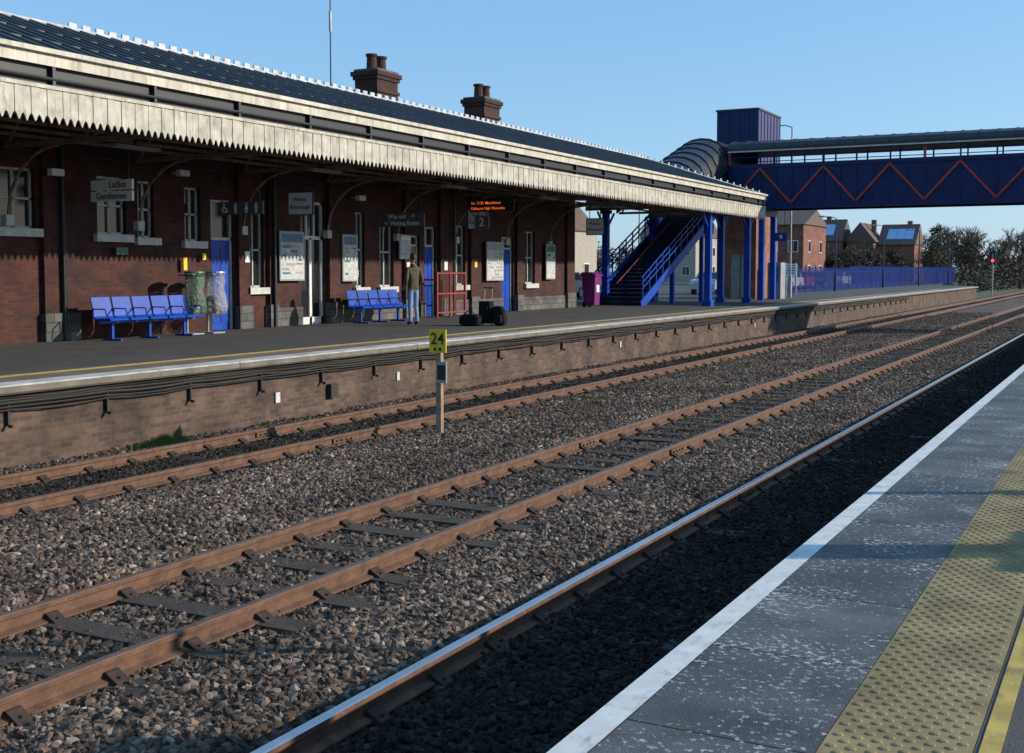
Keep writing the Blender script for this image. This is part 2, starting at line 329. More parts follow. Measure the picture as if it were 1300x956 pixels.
# ------------------------------------------------------------------ tracks
def track(xa,xb,tops,slm,gap=.72,off=0,st_=-1.118,side='railside'):
    e=empty('railway_track')
    for x,tk in ((xa,tops[0]),(xb,tops[1])):
        mb=MB()
        pr=[(-.07,-1.10),(.07,-1.10),(.07,-1.085),(.012,-1.07),(.012,-1.0),(.035,-.988),(.035,-.957),(.028,-.95),(-.028,-.95),(-.035,-.957),(-.035,-.988),(-.012,-1.0),(-.012,-1.07),(-.07,-1.085)]
        pr=[(x+p[0],p[1]) for p in pr]
        ks=[side]*14; ks[7]=tk; ks[6]=tk; ks[8]=tk
        mb.prism(pr,-4,420,side,'Y',ks)
        y=13+off*9
        while y<80:   # fishplated joints
            for s_ in (-1,1):
                mb.box(x+s_*.03-.014,x+s_*.03+.014,y-.25,y+.25,-1.065,-.995,'railside')
                for q in (-.18,-.06,.06,.18): mb.cyl((x+s_*.044,y+q,-1.03),(x+s_*.064,y+q,-1.03),.016,.016,'chair',6)
            y+=18.3
        mb.obj('rail',e)
    mb=MB(); y=-3+off
    while y<150:
        w=.125; a=random.uniform(-.025,.025); c=(xa+xb)/2; st=st_+random.uniform(-.016,.006)
        mb.add([(c-1.3,y-w+a,-1.25),(c+1.3,y-w-a,-1.25),(c+1.3,y+w-a,-1.25),(c-1.3,y+w+a,-1.25),
                (c-1.3,y-w+a,st),(c+1.3,y-w-a,st),(c+1.3,y+w-a,st),(c-1.3,y+w+a,st)],
               [(0,3,2,1),(4,5,6,7),(0,1,5,4),(1,2,6,5),(2,3,7,6),(3,0,4,7)],slm)
        for x in (xa,xb):
            if y<70:
                yy=y
                mb.prism([(x-.13,-1.11),(x+.13,-1.11),(x+.13,-1.092),(x+.055,-1.05),(x+.035,-1.035),(x-.035,-1.035),(x-.055,-1.05),(x-.13,-1.092)],yy-.055,yy+.055,'chair')
                if yy<35:
                    for sx_ in (-.1,.1): mb.cyl((x+sx_,yy,-1.1),(x+sx_,yy,-1.06),.014,.012,'chair',6)
        y+=gap+random.uniform(-.03,.03)
    mb.obj('sleepers',e)
track(RX[1],RX[0],('railtop','railtop'),'sleeperd')
track(RX[3],RX[2],('railtopr','railtopr'),'sleeper',off=.3,st_=-1.093)
track(RX[5],RX[4],('railtopr','railtopr'),'sleeperd',off=.15,st_=-1.104)

# ------------------------------------------------------------------ near platform
e=empty('near_platform')
mb=MB()
mb.box(-1.50,12,-4,150,-1.29,-.08,'platbrick')
mb.box(-1.59,-1.479,-4,150,-.12,0,'edge'); 
mb.box(-1.478,-.852,-4,150,-.1,0.0,'slab')
mb.box(-.849,-.418,-4,150,-.1,.001,'tactile')
mb.box(-.415,12,-4,150,-.1,0,'asph')
mb.box(-.40,-.34,-4,150,.0,.004,'yline')
mb.obj('platform_deck',e)
mb=MB()
y=1.0; row=0
while y<34:
    for i in range(7):
        x=-.849+.031+i*.0615
        if row%2 and i==6: continue
        x+=.03*(row%2)
        r=.0175; vs=[];n=8 if y<12 else 6
        for (rr_,zz) in ((r,.001),(r*.8,.005),(r*.45,.0062)):
            for q in range(n): vs.append((x+rr_*math.cos(6.283*q/n),y+rr_*math.sin(6.283*q/n),zz))
        fs=[(a*n+q,a*n+(q+1)%n,(a+1)*n+(q+1)%n,(a+1)*n+q) for a in range(2) for q in range(n)]+[tuple(2*n+q for q in range(n))]
        mb.add(vs,fs,'tactile')
    y+=.05; row+=1
mb.obj('tactile_studs',e)

# ------------------------------------------------------------------ far platform
e=empty('far_platform')
mb=MB()
mb.box(-23,-13.2,-12,116,-1.28,-.13,'platbrick')
mb.box(-23,-14.05,-12,116,-.13,0,'asph')
mb.box(-14.048,-13.42,-12,116,-.13,.0,'tan')
y=-12
while y<116:
    dy=1.8 if y<80 else 10
    a=random.uniform(-.008,.008)
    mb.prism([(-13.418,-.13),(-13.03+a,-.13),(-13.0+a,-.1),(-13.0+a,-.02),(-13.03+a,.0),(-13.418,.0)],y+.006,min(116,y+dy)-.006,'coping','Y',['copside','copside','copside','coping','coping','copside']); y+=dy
mb.box(-14.25,-14.17,-12,100,0,.004,'yline')
mb.box(-14.12,-14.06,-12,100,0,.004,'yline')
mb.prism([(-23,116),(-13.2,116),(-15.5,124),(-23,124)],-1.28,-.01,'asph','Z')
mb.obj('platform_deck',e)
mb=MB()
y=-3
while y<80:
    mb.box(-13.2,-13.14,y-.015,y+.015,-.56,-.15,'cable'); mb.box(-13.14,-13.07,y-.015,y+.015,-.58,-.54,'cable')
    y+=1.7
mb.obj('cable_brackets',e)
mb=MB()
for ci_,(cx,cz,r) in enumerate(((-13.13,-.165,.024),(-13.12,-.21,.018),(-13.13,-.25,.022),(-13.11,-.3,.014),(-13.13,-.34,.012))):
    y=-3; pts=[]
    while y<80:
        sag=random.uniform(.005,.035)
        for q in range(3): pts.append((cx+random.uniform(-.008,.008),y+q*.5667,cz-sag*(1 if q else 0)))
        y+=1.7
    mb.tube(pts,r,'cable',5)
mb.obj('cable_run',e)
mb=MB()
for y in (19.9,31.5,45): mb.box(-13.19,-13.172,y,y+.1,-.72,-.55,'whited')
mb.box(-13.19,-13.17,16.1,16.22,-.8,-.62,'whited')
for y in (17.6,): mb.box(-13.19,-13.1,y,y+.22,-.85,-.6,'cable')
mb.obj('wall_fixings',e)

# ------------------------------------------------------------------ station building
WX=-20.3
st=empty('station_building')
ops=[(16.2,17.15,2.36,3.6,'win'),(18.8,19.65,2.3,3.58,'win'),(20.0,20.5,2.25,3.55,'win'),(21.5,22.05,2.2,3.5,'win'),
 (22.4,23.25,0,3.25,'bdoor'),(23.75,24.4,1.05,3.0,'win'),(25.95,27.05,0,3.4,'wdoor'),(28.5,28.98,1.0,3.2,'win'),(29.75,30.5,1.0,3.1,'win'),
 (31.3,32.0,0,2.6,'odoor'),(32.3,33.0,0,2.9,'bdoor'),(34.1,34.9,1.0,3.0,'win'),(37.5,38.4,0,2.7,'bdoor'),(39.35,40.15,1.0,2.95,'win'),
 (13.2,14.3,2.3,3.6,'win'),(10,11.2,1.0,3.0,'win'),(6,7.2,1.0,3.0,'win')]
def wall(mb,x,y0,y1,z0,z1,ops,k,depth=.22):
    yc=sorted(set([y0,y1]+[o[0] for o in ops]+[o[1] for o in ops])); zc=sorted(set([z0,z1]+[o[2] for o in ops]+[o[3] for o in ops]))
    for a,b_ in zip(yc[:-1],yc[1:]):
        for c,d in zip(zc[:-1],zc[1:]):
            my,mz=(a+b_)/2,(c+d)/2
            if any(o[0]<my<o[1] and o[2]<mz<o[3] for o in ops): continue
            mb.quad([(x,a,c),(x,b_,c),(x,b_,d),(x,a,d)],k)
    for o in ops:
        a,b_,c,d=o[:4]; xb=x-depth
        mb.quad([(x,a,c),(x,a,d),(xb,a,d),(xb,a,c)],k); mb.quad([(x,b_,c),(x,b_,d),(xb,b_,d),(xb,b_,c)],k)
        mb.quad([(x,a,d),(x,b_,d),(xb,b_,d),(xb,a,d)],k); mb.quad([(x,a,c),(x,b_,c),(xb,b_,c),(xb,a,c)],k)
mb=MB(); wall(mb,WX,2,43.5,0.0,5.6,ops,'brickY')
mb.box(-27,WX-.6,2,43.5,-.06,5.6,'brickY')
mb.quad([(WX,43.5,0),(-27,43.5,0),(-27,43.5,5.6),(WX,43.5,5.6)],'brickX')
mb.quad([(WX,2,0),(-27,2,0),(-27,2,5.6),(WX,2,5.6)],'brickX')
for a,b_ in ((17.25,18.1),(23.3,23.72),(24.5,24.75),(27.1,27.6),(31.0,31.25),(33.1,33.6),(35.1,35.6),(38.5,38.9),(42.8,43.5),(8,8.6),(12,12.6)):
    mb.box(WX,WX+.12,a,b_,.6,5.2,'brickY'); mb.box(WX,WX+.17,a-.04,b_+.04,0,.6,'stone')
def clear(y0,y1):
    segs=[(y0,y1)]
    for o in ops:
        if o[2]<.3:
            ns=[]
            for a,b_ in segs:
                if o[1]<=a or o[0]>=b_: ns.append((a,b_))
                else:
                    if o[0]>a: ns.append((a,o[0]))
                    if o[1]<b_: ns.append((o[1],b_))
            segs=ns
    return segs
for a,b_ in clear(24.4,43.5): mb.box(WX+.001,WX+.06,a,b_,0,.5,'stone')
mb.obj('brick_walls',st)
mb=MB()
for (a,b_,c,d,kd) in ops:
    xg=WX-.16
    if kd=='win':
        mb.box(xg-.01,xg,a,b_,c,d,'glass')
        fw=.05
        for q in ((a,a+fw,c,d),(b_-fw,b_,c,d),(a,b_,c,c+fw),(a,b_,d-fw,d),((a+b_)/2-.018,(a+b_)/2+.018,c,d),(a,b_,(c+d)/2-.025,(c+d)/2+.025)):
            mb.box(xg+.002,xg+.05,q[0],q[1],q[2],q[3],'whited')
        mb.box(WX+.002,WX+.12,a-.12,b_+.12,c-.17,c,'whited')
    else:
        k={'bdoor':'bluep','odoor':'doorw','wdoor':'white'}[kd]
        dh=min(d,2.25)
        if kd=='wdoor':
            mb.box(xg-.01,xg,a,b_,0,d,'glass')
            for q in ((a,a+.08,0,d),(b_-.08,b_,0,d),((a+b_)/2-.05,(a+b_)/2+.05,0,2.4),(a,b_,2.35,2.45),(a,b_,d-.08,d),(a,b_,0,.2),(a+.35,a+.4,2.45,d),(b_-.4,b_-.35,2.45,d)):
                mb.box(xg+.002,xg+.06,*q,k)
        else:
            mb.box(xg-.01,xg+.03,a+.06,b_-.06,0,dh,k)
            for q in ((a+.14,(a+b_)/2-.04,.2,.95),((a+b_)/2+.04,b_-.14,.2,.95),(a+.14,(a+b_)/2-.04,1.1,2.05),((a+b_)/2+.04,b_-.14,1.1,2.05)): mb.box(xg+.031,xg+.045,*q,k)
            for q in ((a,a+.06,0,d),(b_-.06,b_,0,d),(a,b_,dh,dh+.07),(a,b_,d-.06,d)): mb.box(xg+.002,xg+.07,*q,'whited')
            mb.box(xg-.01,xg,a,b_,dh,d,'glass')
mb.obj('windows_and_doors',st)
# roof
Y0,Y1=-3.0,54.0
EX,EZ=-15.4,4.93
RXg,RZ=-19.6,6.42
mb=MB()
mb.prism([(EX,EZ-.05),(EX,EZ+.02),(RXg,RZ+.02),(RXg,RZ-.06)],Y0,50,'slate')
mb.add([(EX,50,EZ+.02),(EX,Y1,EZ+.02),(RXg,50,RZ+.02)],[(0,1,2)],'slate')
mb.add([(EX,Y1,EZ+.02),(-24.5,Y1,EZ+.02),(RXg,50,RZ+.02)],[(0,1,2)],'slate')
mb.add([(EX,50,EZ-.05),(EX,Y1,EZ-.05),(-24.5,Y1,EZ-.05),(RXg,50,RZ-.06)],[(0,1,2,3)],'soffit')
mb.prism([(RXg,RZ-.06),(RXg,RZ+.02),(-27.6,4.9),(-27.6,4.8)],Y0,50,'slate')
mb.add([(-24.5,Y1,EZ+.02),(-27.6,50,4.9),(RXg,50,RZ+.02)],[(0,1,2)],'slate')
y=Y0+.2
dx=RXg-EX; dz=RZ-EZ
while y<Y1-.1:
    t_=1 if y<50 else (Y1-y)/4.0
    mb.beam((EX-.02,y,EZ+.035),(EX+dx*t_,y,EZ+.035+dz*t_),.035,.06,'rib')
    y+=.42
for f in (.33,.66): mb.beam((EX+dx*f,Y0,EZ+dz*f+.02),(EX+dx*f,50,EZ+dz*f+.02),.05,.03,'slate')
mb.obj('roof_sheeting',st)
mb=MB()
mb.cyl((RXg,Y0,RZ+.04),(RXg,50,RZ+.04),.05,.05,'lead',8)
mb.cyl((RXg,50,RZ+.04),(EX,Y1,EZ+.05),.04,.04,'lead',8)
y=17.5
while y<50:
    mb.box(RXg-.02,RXg+.02,y,y+.2,RZ+.04,RZ+.17,'lead'); y+=.36
for i in range(18):
    f=i/18; p=Vector((RXg,50,RZ+.05)).lerp(Vector((EX,Y1,EZ+.05)),f); mb.box(p.x-.02,p.x+.02,p.y,p.y+.14,p.z,p.z+.13,'lead')
mb.obj('ridge_cresting',st)
mb=MB()
mb.box(EX+.0,EX+.06,Y0,Y1+.1,EZ-.2,EZ+.0,'cream')
mb.box(EX-.04,EX+.14,Y0,Y1+.1,EZ-.02+.005,EZ+.06,'cream')
mb.box(EX-.12,EX-.04,Y0,Y1,EZ-.56,EZ-.06,'dark')
mb.cyl((EX+.03,Y0,EZ-.4),(EX+.03,Y1,EZ-.4),.03,.03,'dark',8)
y=Y0+1
while y<Y1: mb.box(EX-.04,EX+.05,y-.03,y+.03,EZ-.5,EZ-.2,'dark'); y+=2.2
mb.box(EX-.02,EX+.05,Y0,Y1+.05,EZ-.56,EZ-.5,'val')
y=Y0; i=0
zt,zb=EZ-.56,EZ-1.1
while y<Y1:
    w=.146; x=EX+.01+(.008 if i%2 else 0)+random.uniform(-.003,.003); dzb=random.uniform(-.008,.008)
    pr=[(y,zt),(y+w,zt),(y+w,zb+.12),(y+w*.8,zb+.09),(y+w*.62,zb+.025),(y+w*.5,zb+dzb),(y+w*.38,zb+.025),(y+w*.2,zb+.09),(y,zb+.12)]
    mb.prism(pr,x-.012,x+.012,'val','X'); y+=.155; i+=1
x=EX
while x>-21:
    w=.148
    pr=[(x,zt+.2),(x-w,zt+.2),(x-w,zb+.3),(x-w*.5,zb+.2),(x,zb+.3)]
    mb.prism(pr,Y1-.01,Y1+.014,'val','Y'); x-=.155
mb.box(-24.5,EX,Y1+.015,Y1+.06,zt+.2,EZ,'cream')
mb.obj('canopy_valance',st)
mb=MB()
y=Y0+.3
while y<Y1:
    mb.beam((EX-.1,y,EZ-.13),(WX if y<43 else -20.5,y,EZ-.13+ (abs(WX-EX)-.1)*.335),.06,.11,'rust'); y+=.6
for f in (.15,.4,.65,.9):
    xx=EX+(WX-EX)*f; zz=EZ+.335*abs(WX-EX)*f-.28
    mb.box(xx-.05,xx+.05,Y0,Y1-1,zz,zz+.1,'rust')
mb.obj('canopy_rafters',st)
mb=MB()
y=2.2
while y<Y1:
    zl=4.0
    mb.beam((EX-.15,y,zl),(WX,y,zl),.07,.1,'creamd')
    p=[(EX-.15,zl),(EX-1.3,zl+.95),(EX-2.4,zl),(EX-3.6,zl+1.5),(WX+.1,zl)]
    for a,b_ in zip(p[:-1],p[1:]): mb.beam((a[0],y,a[1]),(b_[0],y,b_[1]),.05,.06,'creamd')
    if y<43.5:
        pts=[(WX+.1+1.5*(1-math.cos(a)),y,2.6+1.35*math.sin(a)) for a in [R(q) for q in (0,20,40,60,75,90)]]
        mb.tube(pts,.035,'rust',6)
        mb.box(WX+.001,WX+.16,y-.1,y+.1,2.4,2.62,'whited')
    y+=3.55
for xx in (-16.3,-17.2,-18.1,-19.0): mb.box(xx-.03,xx+.03,Y0,Y1-1,4.052,4.11,'rust')
mb.obj('canopy_trusses',st)
mb=MB()
for (x,y) in ((-15.95,53.2),(-15.95,47.6),(-17.2,53.2),(-20.6,53.2),(-20.6,47.6)):
    mb.box(x-.13,x+.13,y-.13,y+.13,0,4.1,'bluep'); mb.box(x-.2,x+.2,y-.2,y+.2,0,.25,'bluep'); mb.box(x-.2,x+.2,y-.2,y+.2,3.95,4.1,'bluep')
    for s_ in (-1,1): mb.beam((x,y,3.2),(x,y+s_*.9,4.0),.07,.07,'bluep')
mb.obj('canopy_columns',st)
for cy in (31.4,38.2):
    mb=MB(); x0=-21.5
    mb.box(x0-.42,x0+.42,cy-.58,cy+.58,5.3,7.45,'brickX')
    mb.box(x0-.47,x0+.47,cy-.63,cy+.63,7.05,7.15,'brickX')
    mb.box(x0-.47,x0+.47,cy-.63,cy+.63,7.451,7.56,'brickX'); mb.box(x0-.52,x0+.52,cy-.68,cy+.68,7.561,7.7,'brickX'); mb.box(x0-.45,x0+.45,cy-.6,cy+.6,7.701,7.78,'stone')
    for q in (-.26,.26):
        mb.cyl((x0,cy+q,7.75),(x0,cy+q,8.2),.17,.15,'brickX',12); mb.cyl((x0,cy+q,8.2),(x0,cy+q,8.27),.19,.19,'brickX',12)
    mb.obj('chimney_stack',st)
mb=MB(); mb.cyl((-21.5,29.0,5.5),(-21.5,29.0,11.5),.025,.015,'black',6); mb.box(-21.53,-21.47,28.97,29.03,8.6,9.2,'grey'); mb.obj('radio_aerial',st)
mb=MB()
mb.box(WX+.001,WX+.03,2,43,3.95,3.99,'black')
for (y,z) in ((17.4,3.55),(12,3.5),(21.1,3.8),(28.3,3.6)):
    mb.beam((WX,y,z),(WX+.35,y,z),.03,.03,'white'); mb.box(WX+.28,WX+.42,y-.16,y+.16,z-.09,z+.05,'white')
for (y,z,k,w,h) in ((19.2,1.85,'green',.35,.16),(21.3,1.5,'yellow',.12,.3),(21.95,1.75,'yellow',.12,.16),(31.05,1.5,'white',.16,.25),(23.5,1.7,'white',.18,.28),(28.25,1.3,'white',.2,.2),(33.3,1.5,'white',.2,.28),(35.3,1.6,'yellow',.18,.18)):
    mb.box(WX+.125,WX+.14,y,y+w,z,z+h,k)
y=5
while y<53:
    mb.box(-17.8,-17.6,y-.6,y+.6,3.9,3.96,'grey'); mb.box(-17.72,-17.68,y-.02,y+.02,3.96,5.0,'black'); y+=6.2
for y in (17.7,33.85,24.62): mb.cyl((WX+.19,y,0),(WX+.19,y,4.8),.05,.05,'dark',8)
mb.obj('wall_fittings',st)

# ------------------------------------------------------------------ signs
def board(name,x0,x1,y,z0,z1,lines,size,kb='signw',kt='black',hang=4.0,frame=None):
    e=empty(name); mb=MB()
    mb.box(x0,x1,y-.03,y+.03,z0,z1,kb)
    if frame: mb.box(x0-.03,x1+.03,y-.025,y+.025,z0-.03,z1+.03,frame)
    for xx in (x0+.12,x1-.12): mb.box(xx-.012,xx+.012,y-.012,y+.012,z1,hang,'black')
    mb.obj('panel',e)
    for (s_,fx,fz) in lines: text(s_,(x0+(x1-x0)*fx,y-.033,z0+(z1-z0)*fz),size,'-Y',kt,e)
    return e
board('hanging_sign',-19.9,-18.7,18.3,3.2,3.41,[('Ladies',.66,.5)],.2)
board('hanging_sign',-19.9,-18.7,18.3,2.96,3.17,[('Gentlemen',.5,.5)],.2,hang=3.2)
def wc(e,cx,y,z,kind):
    mb=MB(); k='signw'
    if kind=='wheel':
        pts=[(cx+.07*math.cos(a),y,z-.03+.07*math.sin(a)) for a in [R(q) for q in range(100,400,30)]]
        mb.tube(pts,.014,k,5); mb.cyl((cx-.02,y+.004,z+.1),(cx-.02,y-.004,z+.1),.024,.024,k,8)
        mb.tube([(cx-.02,y,z+.08),(cx,y,z),(cx+.06,y,z),(cx+.09,y,z-.09)],.014,k,5)
    else:
        mb.cyl((cx,y+.004,z+.1),(cx,y-.004,z+.1),.026,.026,k,10)
        if kind=='man': mb.box(cx-.04,cx+.04,y-.004,y+.004,z-.02,z+.07,k)
        else: mb.prism([(cx-.02,z+.07),(cx+.02,z+.07),(cx+.06,z-.04),(cx-.06,z-.04)],y-.004,y+.004,k)
        for q in (-.02,.02): mb.box(cx+q-.014,cx+q+.014,y-.0042,y+.0042,z-.12,z-.01,k)
    mb.obj('pictogram',e)
e=board('toilet_sign',-19.95,-18.55,22.3,2.84,3.16,[],.1,kb='signg')
wc(e,-19.72,22.26,3.0,'wheel'); wc(e,-19.38,22.26,3.0,'man'); wc(e,-19.04,22.26,3.0,'woman'); wc(e,-18.74,22.26,3.0,'man')
board('way_out_sign',-19.9,-18.35,29.2,2.98,3.16,[('Way out   →',.5,.5)],.18,kb='signg',kt='signw')
board('way_out_sign',-19.9,-18.35,29.2,2.78,2.96,[('← Waiting Room',.5,.5)],.17,hang=3.0,kb='signg',kt='signw')
for (x0,x1,y,z0,z1) in ((-19.6,-18.85,24.6,2.95,3.5),(-19.3,-18.6,33.4,2.85,3.45),(-19.2,-18.5,42.5,2.9,3.5)):
    board('station_name_sign',x0,x1,y,z0,z1,[('Princes',.5,.68),('Risborough',.5,.32)],.14,kt='navy',frame='navy')
e=board('departure_display',-18.9,-17.3,32.8,3.35,3.75,[],.1,kb='black')
for i,s_ in enumerate(('1st  11:32  Marylebone','Calling at: High Wycombe')): text(s_,(-18.85,32.765,3.62-.17*i),.115,'-Y','led',e,'LEFT')
board('platform_number_sign',-18.6,-18.1,32.6,2.8,3.2,[('2',.5,.5)],.38,kb='signg',kt='signw',hang=3.4)
board('platform_number_sign',-17.3,-16.85,51.0,3.1,3.6,[('2',.5,.5)],.42,kb='navy',kt='signw')
board('platform_number_sign',-15.6,-15.0,56.5,2.9,3.3,[('4',.5,.5)],.3,kb='navy',kt='signw',hang=4.6)
def poster(y0,y1,z0,z1,k='poster',head='posterb',fr='grey'):
    e=empty('poster_board'); mb=MB()
    mb.box(WX+.122,WX+.16,y0,y1,z0,z1,fr); mb.box(WX+.161,WX+.166,y0+.04,y1-.04,z0+.04,z1-.04,'whited')
    h=z1-z0
    mb.box(WX+.167,WX+.17,y0+.07,y1-.07,z1-.22*h,z1-.06,head)
    rn=random.Random(int(y0*10))
    z=z1-.28*h
    while z>z0+.12:
        a=y0+.08+rn.uniform(0,.05)
        while a<y1-.12:
            b_=min(y1-.08,a+rn.uniform(.1,.4)); mb.box(WX+.167,WX+.17,a,b_,z-rn.uniform(.03,.09),z,rn.choice([k,head,'grey','poster','whited'])); a=b_+.03
        z-=.12
    mb.obj('frame_and_print',e)
poster(24.85,25.9,1.22,2.54); poster(27.65,28.4,1.18,2.53); poster(30.6,31.25,1.85,2.6,head='white'); poster(36.1,37.35,1.13,2.5,k='grey',head='grey'); poster(40.8,41.6,1.15,2.5,head='green')

# ------------------------------------------------------------------ platform furniture
def bench(x,y0,y1,n):
    e=empty('platform_bench'); mb=MB()
    w=(y1-y0)/n
    for i in range(n):
        a=y0+i*w+.03; b_=y0+(i+1)*w-.03
        mb.prism([(x-.22,.5),(x-.18,.44),(x+.24,.46),(x+.27,.43),(x+.28,.45),(x+.25,.49),(x-.16,.475),(x-.2,.52),(x-.3,.93),(x-.33,.93)],a,b_,'bluep')
    mb.obj('seats',e,bevel=.006)
    mb=MB(); mb.box(x-.06,x+.0,y0,y1,.37,.43,'bluep')
    for y in (y0+.35,(y0+y1)/2,y1-.35):
        mb.box(x-.06,x+.0,y-.03,y+.03,0,.37,'bluep'); mb.box(x-.28,x+.25,y-.03,y+.03,0,.04,'bluep')
    for i in range(n+1):
        yy=y0+i*w
        mb.tube([(x-.2,yy,.5),(x-.2,yy,.68),(x+.15,yy,.68),(x+.2,yy,.5)],.015,'bluep',6)
    mb.obj('frame',e)
bench(-19.3,17.9,20.75,5); bench(-19.35,27.1,29.7,5)
def bag(x,y,k):
    e=empty('litter_bag_holder'); mb=MB()
    mb.cyl((x-.25,y,0),(x-.25,y,1.45),.03,.03,'grey',8); mb.box(x-.4,x+.1,y-.2,y+.2,0,.03,'grey')
    mb.box(x-.3,x-.2,y-.22,y+.22,1.36,1.41,'grey')
    pts=[(x+.22*math.cos(R(q)),y+.22*math.sin(R(q)),1.38) for q in range(0,361,30)]; mb.tube(pts,.018,'green' if k=='baggreen' else 'grey',6)
    mb.cyl((x,y,1.43),(x,y,1.47),.24,.23,'green' if k=='baggreen' else 'grey',16)
    mb.obj('stand',e)
    mb=MB(); rings=[(.20,1.38),(.22,1.25),(.19,1.05),(.23,.85),(.26,.65),(.25,.5),(.15,.42),(.02,.4)]; n=20; vs=[]
    for r,z in rings:
        for q in range(n): rr_=r*(1+random.uniform(-.13,.13)); vs.append((x+rr_*math.cos(6.283*q/n),y+rr_*math.sin(6.283*q/n),z+random.uniform(-.02,.02)))
    mb.add(vs,[(a*n+q,a*n+(q+1)%n,(a+1)*n+(q+1)%n,(a+1)*n+q) for a in range(len(rings)-1) for q in range(n)],k)
    mb.obj('bag',e,smooth=True)
    mb=MB(); rn=random.Random(int(y*9))
    for i in range(9):
        a=rn.uniform(0,6.28); r=rn.uniform(0,.12); c=(x+r*math.cos(a),y+r*math.sin(a)); z=.47+.045*i
        mb.box(c[0]-.07,c[0]+.07,c[1]-.06,c[1]+.07,z,z+.06,rn.choice(['whited','doorw','posterb','redd','grey','black']))
    mb.obj('litter',e)
bag(-19.5,20.95,'baggreen'); bag(-19.45,21.6,'bagclear')
mb=MB(); x=-19.5
for y in (31.75,32.55,33.5): mb.cyl((x,y,0),(x,y,1.45),.04,.04,'redd',8)
for z in (.15,.75,1.4): mb.cyl((x,31.75,z),(x,33.5,z),.03,.03,'redd',8)
y=31.85
while y<33.5: mb.cyl((x,y,.15),(x,y,1.4),.012,.012,'redd',6); y+=.12
mb.cyl((x,31.75,1.2),(WX,31.75,1.2),.03,.03,'redd',8)
mb.obj('red_barrier')
# luggage: upright wheeled case with a rucksack and a holdall beside it
e=empty('luggage')
mb=MB(); mb.box(-15.85,-15.5,27.95,28.2,.06,.66,'fabric'); mb.box(-15.8,-15.55,27.91,27.95,.14,.55,'fabric'); mb.obj('suitcase',e,bevel=.03)
mb=MB()
for q in (-15.79,-15.56): mb.cyl((q,28.17,.6),(q,28.2,1.02),.012,.012,'grey',6)
mb.cyl((-15.82,28.2,1.02),(-15.53,28.2,1.02),.018,.018,'black',6)
for q in (-15.82,-15.53): mb.cyl((q-.02,28.16,.04),(q+.02,28.16,.04),.04,.04,'black',10)
mb.obj('suitcase_handle_and_wheels',e)
mb=MB(); mb.soft((-15.26,28.05,.27),(.2,.15,.27),'fabric',.55,3,-.15); mb.soft((-15.22,27.88,.18),(.13,.06,.12),'fabric',.5,5); mb.obj('rucksack',e,smooth=True)
mb=MB(); mb.soft((-15.9,27.6,.16),(.3,.17,.16),'fabric',.5,8); mb.obj('holdall',e,smooth=True)
mb=MB(); mb.tube([(-16.05,27.58,.3),(-15.98,27.56,.4),(-15.82,27.56,.4),(-15.75,27.58,.3)],.014,'black'); mb.tube([(-15.3,28.18,.5),(-15.26,28.24,.35),(-15.24,28.22,.12)],.02,'black'); mb.obj('straps',e)
e=empty('wheelie_bin'); mb=MB()
bx,by=-19.8,44.3
vs=[(bx-.24,by-.24,.08),(bx+.24,by-.24,.08),(bx+.24,by+.24,.08),(bx-.24,by+.24,.08),(bx-.3,by-.32,1.25),(bx+.3,by-.32,1.25),(bx+.3,by+.32,1.25),(bx-.3,by+.32,1.25)]
mb.add(vs,[(0,3,2,1),(4,5,6,7),(0,1,5,4),(1,2,6,5),(2,3,7,6),(3,0,4,7)],'purple')
mb.prism([(bx-.34,1.25),(bx+.34,1.25),(bx+.34,1.3),(bx+.16,1.42),(bx-.26,1.42),(bx-.34,1.36)],by-.36,by+.36,'purple')
mb.box(bx+.275,bx+.29,by-.15,by+.15,.6,.9,'white')
for q in (-.3,.26): mb.cyl((bx-.2,by+q,.1),(bx-.2,by+q+.05,.1),.1,.1,'black',12)
mb.obj('bin_body',e,bevel=.015)
e=empty('milepost_sign',(0,0,0)); mb=MB(); x,y=-9.6,15.7
mb.box(x-.045,x+.045,y-.04,y+.04,-1.25,.56,'wood'); mb.box(x-.15,x+.15,y-.062,y-.042,.22,.58,'yellow')
mb.box(x-.02,x+.16,y-.07,y-.041,-.25,.08,'grey'); mb.box(x+.0,x+.14,y-.075,y-.071,-.2,.03,'black')
mb.box(x-.07,x-.02,y-.066,y-.063,.25,.3,'black'); mb.box(x+.02,x+.07,y-.066,y-.063,.25,.3,'black')
mb.obj('post_and_plate',e); text('24',(x,y-.066,.43),.25,'-Y','black',e)

mb=MB()
for i in range(900):
    a=random.uniform(0,6.28); r=abs(random.gauss(0,.17)); x=-12.75+r*math.cos(a)*.7; y=13.0+r*math.sin(a)*1.8; h=random.uniform(.04,.16)*max(.3,1-r*2)
    d=random.uniform(-.05,.05); mb.add([(x-.01,y,-1.13),(x+.01,y+.008,-1.13),(x+d,y+d,-1.06+h)],[(0,1,2)],'grass')
mb.obj('grass_tuft')

